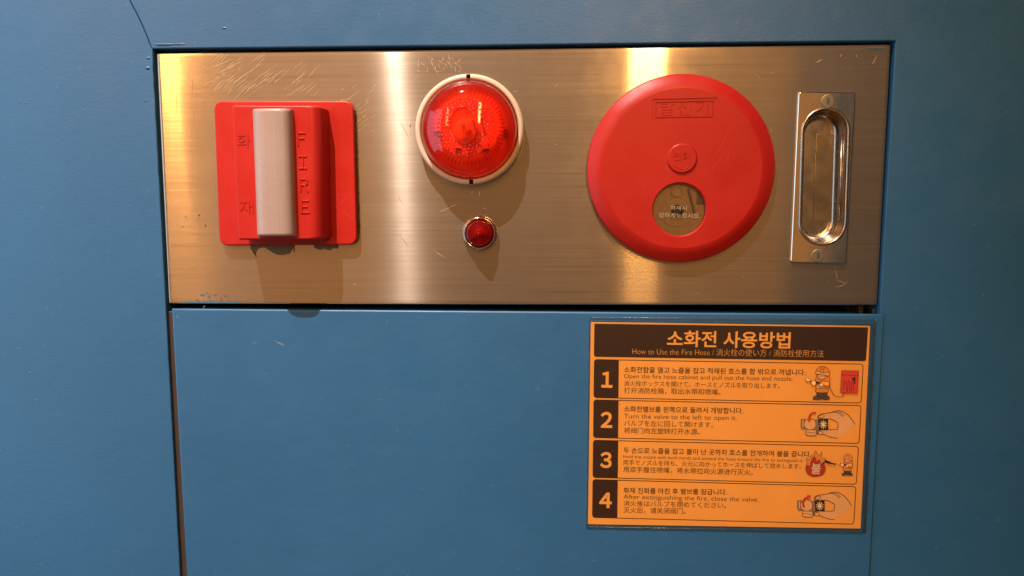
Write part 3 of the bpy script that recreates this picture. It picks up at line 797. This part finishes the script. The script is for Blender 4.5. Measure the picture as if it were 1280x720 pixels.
obj('flange', bm, MAT_FLANGE, handle, 14.0)
bm = bmesh.new()
rg = [stad(SR + .0004, .0012)]
for k in range(1, 8):
    t = PI * k / 8; rg.append(stad(SR + .0004 - .0011 * (1 - math.cos(t)), .0024 + .0012 * math.sin(t)))
rg += [stad(SR - .0020, .0010), stad(SR - .0022, -.004), stad(SR - .0026, -.0075), stad(SR - .0036, -.0105), stad(SR - .0058, -.0125), stad(SR - .0078, -.0130)]
loft(bm, rg, False, True)
obj('finger_cup', bm, MAT_HANDLE, handle, 50.0)
bm = bmesh.new()
a, b, c, d = at(1016, 277, -.0126), at(1049, 277, -.0126), at(1051, 168, -.0126), at(1020, 167, -.0126)
slab(bm, [(a.x, a.z), (b.x - .001, b.z), (c.x - .001, c.z), (d.x, d.z)], -.0132, -.0122, .0003, 3)
obj('floor_plate', bm, plain('worn_floor_steel', (.30, .25, .20), .34, 1, .08, 200, .15), handle, 40.0)
bm = bmesh.new()
a, b, c, d = at(1044, 277, -.010), at(1056, 277, -.006), at(1057, 167, -.006), at(1046, 172, -.010)
tube(bm, [at(1052, 170, -.004), at(1049.5, 277, -.004)], .0007, 8)
obj('side_lip', bm, MAT_HANDLE, handle, True)
for (x, y) in ((1034.5, 126.5), (1022, 319.5)):
    s = at(x, y, .0022); bm = bmesh.new()
    lathe(bm, (s.x, s.z), [(.0050, .0020), (.0049, .0030), (.0044, .00315), (.0002, .0032)], 40, 0, False, True)
    scr = obj('screw', bm, plain('dull_screw', (.26, .25, .20), .40, .8), handle, 40.0)
    bm = bmesh.new(); slab(bm, rrect(s.x - .0011, s.x + .0011, s.z - .0026, s.z + .0026, .001, 3), .0031, .0033); obj('screw_slot', bm, plain('dull_slot', (.10, .10, .08), .5, .5), scr)

# ================================================================== the orange notice on the door
HS = HD + .0003
sign = thing('instruction_sign', 'orange printed notice explaining in four steps how to use the fire hose', 'notice', (at(905, 658, HS).x, -HD, at(905, 658, HS).z))
def S(x, y, lv=0): return at(x, y, HS + .0003 + .00007 * lv)
q = [at(735, 655, HS), at(1075.5, 660.5, HS), at(1087.5, 407.5, HS), at(738.5, 402.5, HS)]
bm = bmesh.new(); slab(bm, quad_round(q, .0004, 1), HD + .00005, HS + .0003)
obj('paper_sheet', bm, MAT_ORANGE, sign)
def rounded_px(corners, r, n=6):
    P = []
    rs = r if isinstance(r, (list, tuple)) else [r] * 4
    for i in range(4):
        p = Vector(corners[i]); a = Vector(corners[i - 1]); b = Vector(corners[(i + 1) % 4])
        s = p + (a - p).normalized() * rs[i]; e = p + (b - p).normalized() * rs[i]
        for k in range(n + 1):
            t = k / n; w = (1 - t) ** 2 * s + 2 * t * (1 - t) * p + t * t * e; P.append((w.x, w.y))
    return P
hdr = bmesh.new()
fill(hdr, [S(x, y, 1) for x, y in rounded_px([(743, 404.6), (1085.2, 409.2), (1082.5, 451.6), (742.3, 446)], [.3, .3, 3.5, 3.5])], INK)
H = obj('header_band', hdr, SIGN, sign)
bm = bmesh.new()
add_text(bm, '소화전 사용방법', S(833.5, 431.3, 2), S(987.8, 433.9, 2), .0136, OR, bold=.020)
obj('title_lettering', bm, SIGN, H)
bm = bmesh.new()
add_text(bm, 'How to Use the Fire Hose / 消火栓の使い方 / 消防栓使用方法', S(790.4, 442.6, 2), S(1029.4, 446.0, 2), .0062, OR, bold=-.012)
obj('subtitle_lettering', bm, SIGN, H)
rows = [
 ('1', (743, 449.4), (1079, 455.2), (1076.4, 503.8), (742.4, 497), 773.2, (758.6, 483.8),
  [('소화전함을 열고 노즐을 잡고 적재된 호스를 함 밖으로 꺼냅니다.', 780, 465.0, 1007, 468.6, 8.7, .011),
   ('Open the fire hose cabinet and pull out the hose and nozzle.', 780, 472.6, 990.8, 476.1, 8.4, .0),
   ('消火栓ボックスを開けて、ホースとノズルを取り出します。', 780, 481.9, 974.5, 485.2, 7.9, .0),
   ('打开消防栓箱，取出水带和喷嘴。', 780, 491.0, 900.5, 493.2, 8.6, .002)]),
 ('2', (742.4, 499.8), (1076.4, 507.0), (1073.8, 554.3), (741.8, 547), 772.8, (757.8, 534.0),
  [('소화전밸브를 왼쪽으로 돌려서 개방합니다.', 780, 514.2, 929, 516.6, 8.7, .011),
   ('Turn the valve to the left to open it.', 780, 522.8, 920.8, 525.2, 8.9, .0),
   ('バルブを左に回して開けます。', 780, 531.8, 891.5, 534.0, 8.6, .0),
   ('将阀门向左旋转打开水源。', 780, 541.0, 874.5, 542.9, 8.7, .002)]),
 ('3', (741.8, 550.2), (1073.2, 558.0), (1070.4, 605.4), (741.2, 596.8), 772.4, (757.2, 584.0),
  [('두 손으로 노즐을 잡고 불이 난 곳까지 호스를 전개하여 불을 끕니다.', 779.3, 565.8, 1014, 571.0, 8.7, .011),
   ('Hold the nozzle with both hands and extend the hose toward the fire to extinguish it.', 779, 572.6, 1004, 577.8, 6.4, .0),
   ('両手でノズルを持ち、火元に向かってホースを伸ばして放水します。', 779, 580.6, 1001.5, 585.7, 7.8, .0),
   ('用双手握住喷嘴，将水带拉向火源进行灭火。', 779, 589.5, 941, 593.4, 8.6, .002)]),
 ('4', (741.2, 599.4), (1070, 608.4), (1067.2, 655.2), (740.6, 646.8), 771.8, (756.8, 634.2),
  [('화재 진화를 마친 후 밸브를 잠급니다.', 779.3, 616.0, 908.6, 618.2, 8.7, .011),
   ('After extinguishing the fire, close the valve.', 779.3, 623.4, 948.2, 627.2, 8.9, .0),
   ('消火後はバルブを閉めてください。', 779.3, 632.0, 907.4, 634.8, 8.6, .0),
   ('灭火后，请关闭阀门。', 779.3, 640.4, 857, 642.0, 8.7, .002)])]
rowobj = {}
PXM = .000588
for num, tl, tr, br, bl, xb, nc, lines in rows:
    bm = bmesh.new()
    out = rounded_px([tl, tr, br, bl], 3.8)
    ribbon(bm, [S(x, y, 1) for x, y in out], .00058, INK, True)
    yt = tl[1] + (tr[1] - tl[1]) * (xb - tl[0]) / (tr[0] - tl[0]); yb = bl[1] + (br[1] - bl[1]) * (xb - bl[0]) / (br[0] - bl[0])
    fill(bm, [S(x, y, 2) for x, y in rounded_px([tl, (xb + .4, yt), (xb - .2, yb), bl], [3.8, .2, .2, 3.8])], INK)
    r = obj('instruction_row', bm, SIGN, sign); rowobj[num] = r
    r['label'] = {'1': 'first step row with a firefighter and a red hose box', '2': 'second step row with a hand opening a valve', '3': 'third step row with a flame and a small firefighter', '4': 'fourth step row with a hand closing a valve'}[num]
    bm = bmesh.new()
    me_w = {'1': 14, '2': 14.8, '3': 14.6, '4': 15.8}[num]
    add_text(bm, WIDE[num], S(nc[0] - me_w / 2, nc[1] - .1, 3), S(nc[0] + me_w / 2, nc[1] + .2, 3), .0158, OR, bold=.034)
    obj('step_number', bm, SIGN, r)
    bm = bmesh.new()
    for body, x0, y0, x1, y1, em_, bold in lines:
        add_text(bm, body, S(x0, y0, 1), S(x1, y1, 1), em_ * PXM, INK if bold > .005 else LINE, bold=bold)
    obj('step_lettering', bm, SIGN, r)

# ---- printed pictures
class Pic:
    def __init__(s, ox, oy, k, dx=0, dy=0): s.bm = bmesh.new(); s.o = (ox, oy, k); s.lv = 1
    def p(s, x, y): return S(s.o[0] + x / s.o[2], s.o[1] + y / s.o[2], s.lv)
    def up(s): s.lv += .35
    def poly(s, pts, mi, ln=1.5):
        s.up(); fill(s.bm, [s.p(x, y) for x, y in pts], mi)
        if ln: s.line(pts, ln, True)
    def line(s, pts, w=1.5, closed=False, mi=INK):
        s.up(); ribbon(s.bm, [s.p(x, y) for x, y in pts], w / s.o[2] * PXM * 2.4, mi, closed)
    def oval(s, x, y, rx, ry, mi, ln=1.5, a0=0, a1=360, rot=0):
        P = []
        for k in range(25):
            a = math.radians(a0 + (a1 - a0) * k / 24)
            if a1 - a0 >= 360 and k == 24: break
            u, v = rx * math.cos(a), -ry * math.sin(a); c_, s_ = math.cos(rot), math.sin(rot)
            P.append((x + u * c_ - v * s_, y + u * s_ + v * c_))
        if mi is None: s.line(P, ln)
        else: s.poly(P, mi, ln)
def smooth_pts(P, n=5, closed=True):
    out = []; L = len(P)
    for i in range(L if closed else L - 1):
        p0, p1, p2, p3 = [Vector(P[(i + d) % L]) if closed else Vector(P[max(0, min(L - 1, i + d))]) for d in (-1, 0, 1, 2)]
        for k in range(n):
            t = k / n
            out.append(tuple(.5 * ((2 * p1) + (p2 - p0) * t + (2 * p0 - 5 * p1 + 4 * p2 - p3) * t * t + (3 * p1 - p0 - 3 * p2 + p3) * t ** 3)))
    if not closed: out.append(tuple(P[-1]))
    return out
def firefighter(g, box=True):
    g.poly(smooth_pts([(135, 185), (128, 160), (150, 105), (185, 98), (228, 110), (246, 160), (240, 200), (200, 215)]), YEL)          # hood
    g.poly(smooth_pts([(138, 195), (160, 182), (215, 180), (243, 195), (240, 225), (225, 240), (140, 238), (130, 215)]), YEL)         # jacket
    g.poly([(142, 200), (200, 205), (196, 236), (134, 234)], SKIN, 1.2)
    g.poly(smooth_pts([(126, 240), (150, 234), (215, 234), (230, 244), (226, 264), (180, 268), (130, 262)]), YEL)
    g.poly([(136, 266), (176, 268), (178, 306), (136, 304)], GREY); g.poly([(180, 268), (224, 266), (224, 304), (182, 306)], GREY)
    g.poly(smooth_pts([(108, 312), (120, 296), (140, 292), (150, 302), (174, 300), (174, 322), (112, 324)]), GREY)
    g.poly(smooth_pts([(184, 300), (206, 302), (216, 290), (236, 298), (242, 316), (230, 326), (184, 322)]), GREY)
    g.poly(smooth_pts([(150, 118), (176, 116), (204, 120), (202, 146), (186, 158), (164, 156), (150, 140)]), SKIN, 1)                 # face
    g.oval(166, 132, 2.5, 4, LINE, 0); g.oval(180, 133, 2.5, 4, LINE, 0)
    g.poly(smooth_pts([(134, 98), (140, 72), (162, 56), (190, 52), (222, 66), (240, 92), (240, 112), (200, 108), (160, 104)]), YEL)   # helmet
    g.poly(smooth_pts([(126, 106), (134, 90), (160, 98), (214, 108), (240, 104), (242, 122), (226, 130), (196, 122), (140, 114)]), SKIN)
    g.oval(180, 92, 13, 14, YEL, 1.3); g.line([(168, 78), (176, 54)], 1.2); g.line([(194, 80), (200, 54)], 1.2)
    g.line([(118, 178), (150, 186), (215, 196)], 6)
    g.poly(smooth_pts([(158, 192), (184, 178), (226, 176), (240, 188), (230, 214), (196, 206)]), YEL)
    g.oval(112, 188, 19, 22, SKIN); g.oval(174, 205, 17, 12, SKIN)
    g.line([(72, 168), (92, 176)], 4)
    g.poly(smooth_pts([(44, 158), (56, 148), (76, 156), (84, 168), (68, 178), (54, 170)]), SKIN, 1.3)
def pic(name, g, row, ): obj('pictogram', g.bm, SIGN, rowobj[row])
g = Pic(1000, 450, 6.55)
firefighter(g)
g.line(smooth_pts([(240, 214), (262, 258), (285, 294), (320, 301), (346, 300), (356, 290), (357, 268)], 4, False), 1.8)
g.poly([(342, 85), (480, 88), (470, 272), (332, 268)], RED, 1.5); g.line([(340, 122), (478, 126)], 1.5)
g.line(smooth_pts([(358, 250), (362, 180), (376, 176), (380, 245), (388, 250), (394, 180), (406, 178), (410, 248), (420, 248), (424, 184), (434, 184), (440, 250)], 3, False), 1.6)
g.poly([(428, 142), (442, 146), (446, 136), (456, 140), (452, 194), (440, 190), (440, 168), (426, 164)], INK, 0)
pic('pictogram', g, '1')
def valve(dx, dy, row, closing):
    g = Pic(905 + dx, 445 + dy, 6.547)
    # pale hand with a cut-out grip
    hand = smooth_pts([(770, 495), (790, 478), (830, 470), (880, 462), (905, 452), (945, 448), (985, 462), (1020, 490)], 4, False) + [(1050, 530), (1073, 562), (932, 674), (905, 668)] + smooth_pts([(880, 664), (850, 656), (815, 642), (775, 640), (764, 628), (772, 612), (800, 604), (850, 604)], 4, False) + [(925, 602), (932, 548), (885, 520), (845, 514), (805, 516), (778, 512)]
    g.poly(hand, SKIN, 0)
    g.line(smooth_pts([(1073, 560), (1052, 528), (1022, 490), (985, 462), (945, 448), (905, 452), (880, 462), (830, 470), (790, 478), (768, 494), (772, 512)], 3, False), 2.4)
    g.line(smooth_pts([(772, 512), (805, 516), (845, 514), (885, 520), (920, 540), (934, 552), (930, 590), (924, 602), (850, 604), (800, 604), (770, 612), (764, 630), (776, 641), (815, 642), (850, 656), (880, 666), (930, 674)], 3, False), 2.2)
    g.line(smooth_pts([(885, 462), (920, 462), (955, 480), (975, 500)], 3, False), 1.6); g.line(smooth_pts([(915, 456), (950, 462), (985, 490)], 3, False), 1.6)
    g.oval(798, 494, 24, 12, SKIN, 1.6, rot=-.25); g.oval(790, 630, 20, 14, SKIN, 1.6)
    g.poly([(632, 518), (660, 512), (664, 598), (640, 600), (630, 575)], LGREY, 1.8); g.poly([(640, 530), (652, 528), (652, 580), (640, 580)], SKIN, 1)
    g.poly(smooth_pts([(672, 612), (690, 600), (745, 606), (758, 616), (752, 648), (700, 652), (672, 642)]), SKIN, 1.8); g.line([(676, 622), (756, 632)], 1.6)
    g.oval(705, 558, 52, 46, SKIN, 1.8)
    g.poly([(748, 524), (770, 516), (778, 600), (756, 620)], LGREY, 1.6); g.line([(760, 520), (766, 612)], 1.4)
    g.poly([(774, 520), (850, 516), (853, 600), (776, 604)], INK, 1)
    for a in range(0, 180, 36):
        c_, s_ = math.cos(math.radians(a + 18)) * 32, math.sin(math.radians(a + 18)) * 36
        g.line([(813 - c_, 561 - s_), (813 - c_ * .2, 561 - s_ * .2), (813 + c_ * .2, 561 + s_ * .2), (813 + c_, 561 + s_)], 2.6, False, WHT)
    if closing:
        g.line(smooth_pts([(683, 572), (676, 540), (690, 505), (718, 488)], 5, False), 7, False, RED); g.poly([(708, 468), (744, 478), (724, 510)], RED, 0)
    else:
        g.line(smooth_pts([(753, 464), (725, 468), (703, 488), (696, 518)], 5, False), 6, False, RED); g.poly([(680, 514), (716, 516), (698, 546)], RED, 0)
    pic('pictogram', g, row)
valve(0, 0, '2', False)
valve(-4.4, 101.7, '4', True)
g = Pic(905, 550, 6.547)
flame = smooth_pts([(690, 285), (668, 240), (678, 190), (672, 150), (700, 160), (716, 120), (734, 150), (745, 86), (768, 120), (784, 130), (800, 95), (804, 150), (828, 150), (822, 200), (834, 240), (815, 280), (780, 296), (730, 300)], 4)
g.poly(flame, YEL, 1.3)
g.poly(smooth_pts([(695, 285), (670, 250), (680, 205), (705, 215), (712, 175), (740, 135), (760, 175), (778, 160), (800, 200), (820, 190), (826, 240), (806, 282), (770, 300), (725, 302)], 4), RED, 1)
g.line(smooth_pts([(800, 200), (822, 180), (838, 162)], 4, False), 4, False, INK)
g.up(); add_text(g.bm, '불', g.p(712, 268), g.p(790, 272), .0092, WHT, bold=.014)
g2 = Pic(905 + 896 / 6.547, 550 + 82 / 6.547, 6.547 / .64); g2.bm.free(); g2.bm = g.bm
g2.lv = g.lv
firefighter(g2)
g.lv = g2.lv
g.line([(832, 176), (870, 188)], 9, False, INK); g.line([(870, 188), (915, 200)], 5, False, INK)
pic('pictogram', g, '3')
# clear laminate over the paper, a little larger than it, with a raised wrinkled edge
f = [at(733, 658, HS), at(1081, 664, HS), at(1094, 399, HS), at(736.5, 396.5, HS)]
bm = bmesh.new(); slab(bm, quad_round(f, .0025, 4), HS + .0009, HS + .0011, .00008, 2, True)
obj('laminate_film', bm, MAT_FILM, sign)
bm = bmesh.new()
def wr(a, b, n, r, seed):
    tube(bm, [lerp(a, b, k / n) + Vector((.0007 * mnoise.noise(Vector((k * .45, seed, 0))) * (1 if abs(a.x - b.x) < .03 else .2), -.0005 - .0003 * mnoise.noise(Vector((k * .6, seed, 5))), .0002 * mnoise.noise(Vector((k * .5, seed, 9))))) for k in range(n + 1)], [r * (.7 + .6 * abs(mnoise.noise(Vector((k * .8, seed, 2))))) for k in range(n + 1)], 6)
wr(f[1], f[2], 60, .0005, 1); wr(at(1079, 662, HS), at(1091, 402, HS), 60, .00035, 2); wr(f[0], f[1], 60, .0005, 3); wr(f[0], f[3], 50, .0003, 4); wr(f[3], f[2], 60, .0003, 5)
obj('film_edge', bm, red_glass('wrinkled_film_edge', (.90, .93, .94), .85, .15, 1.5, (.10, .17, .22)), sign, True)
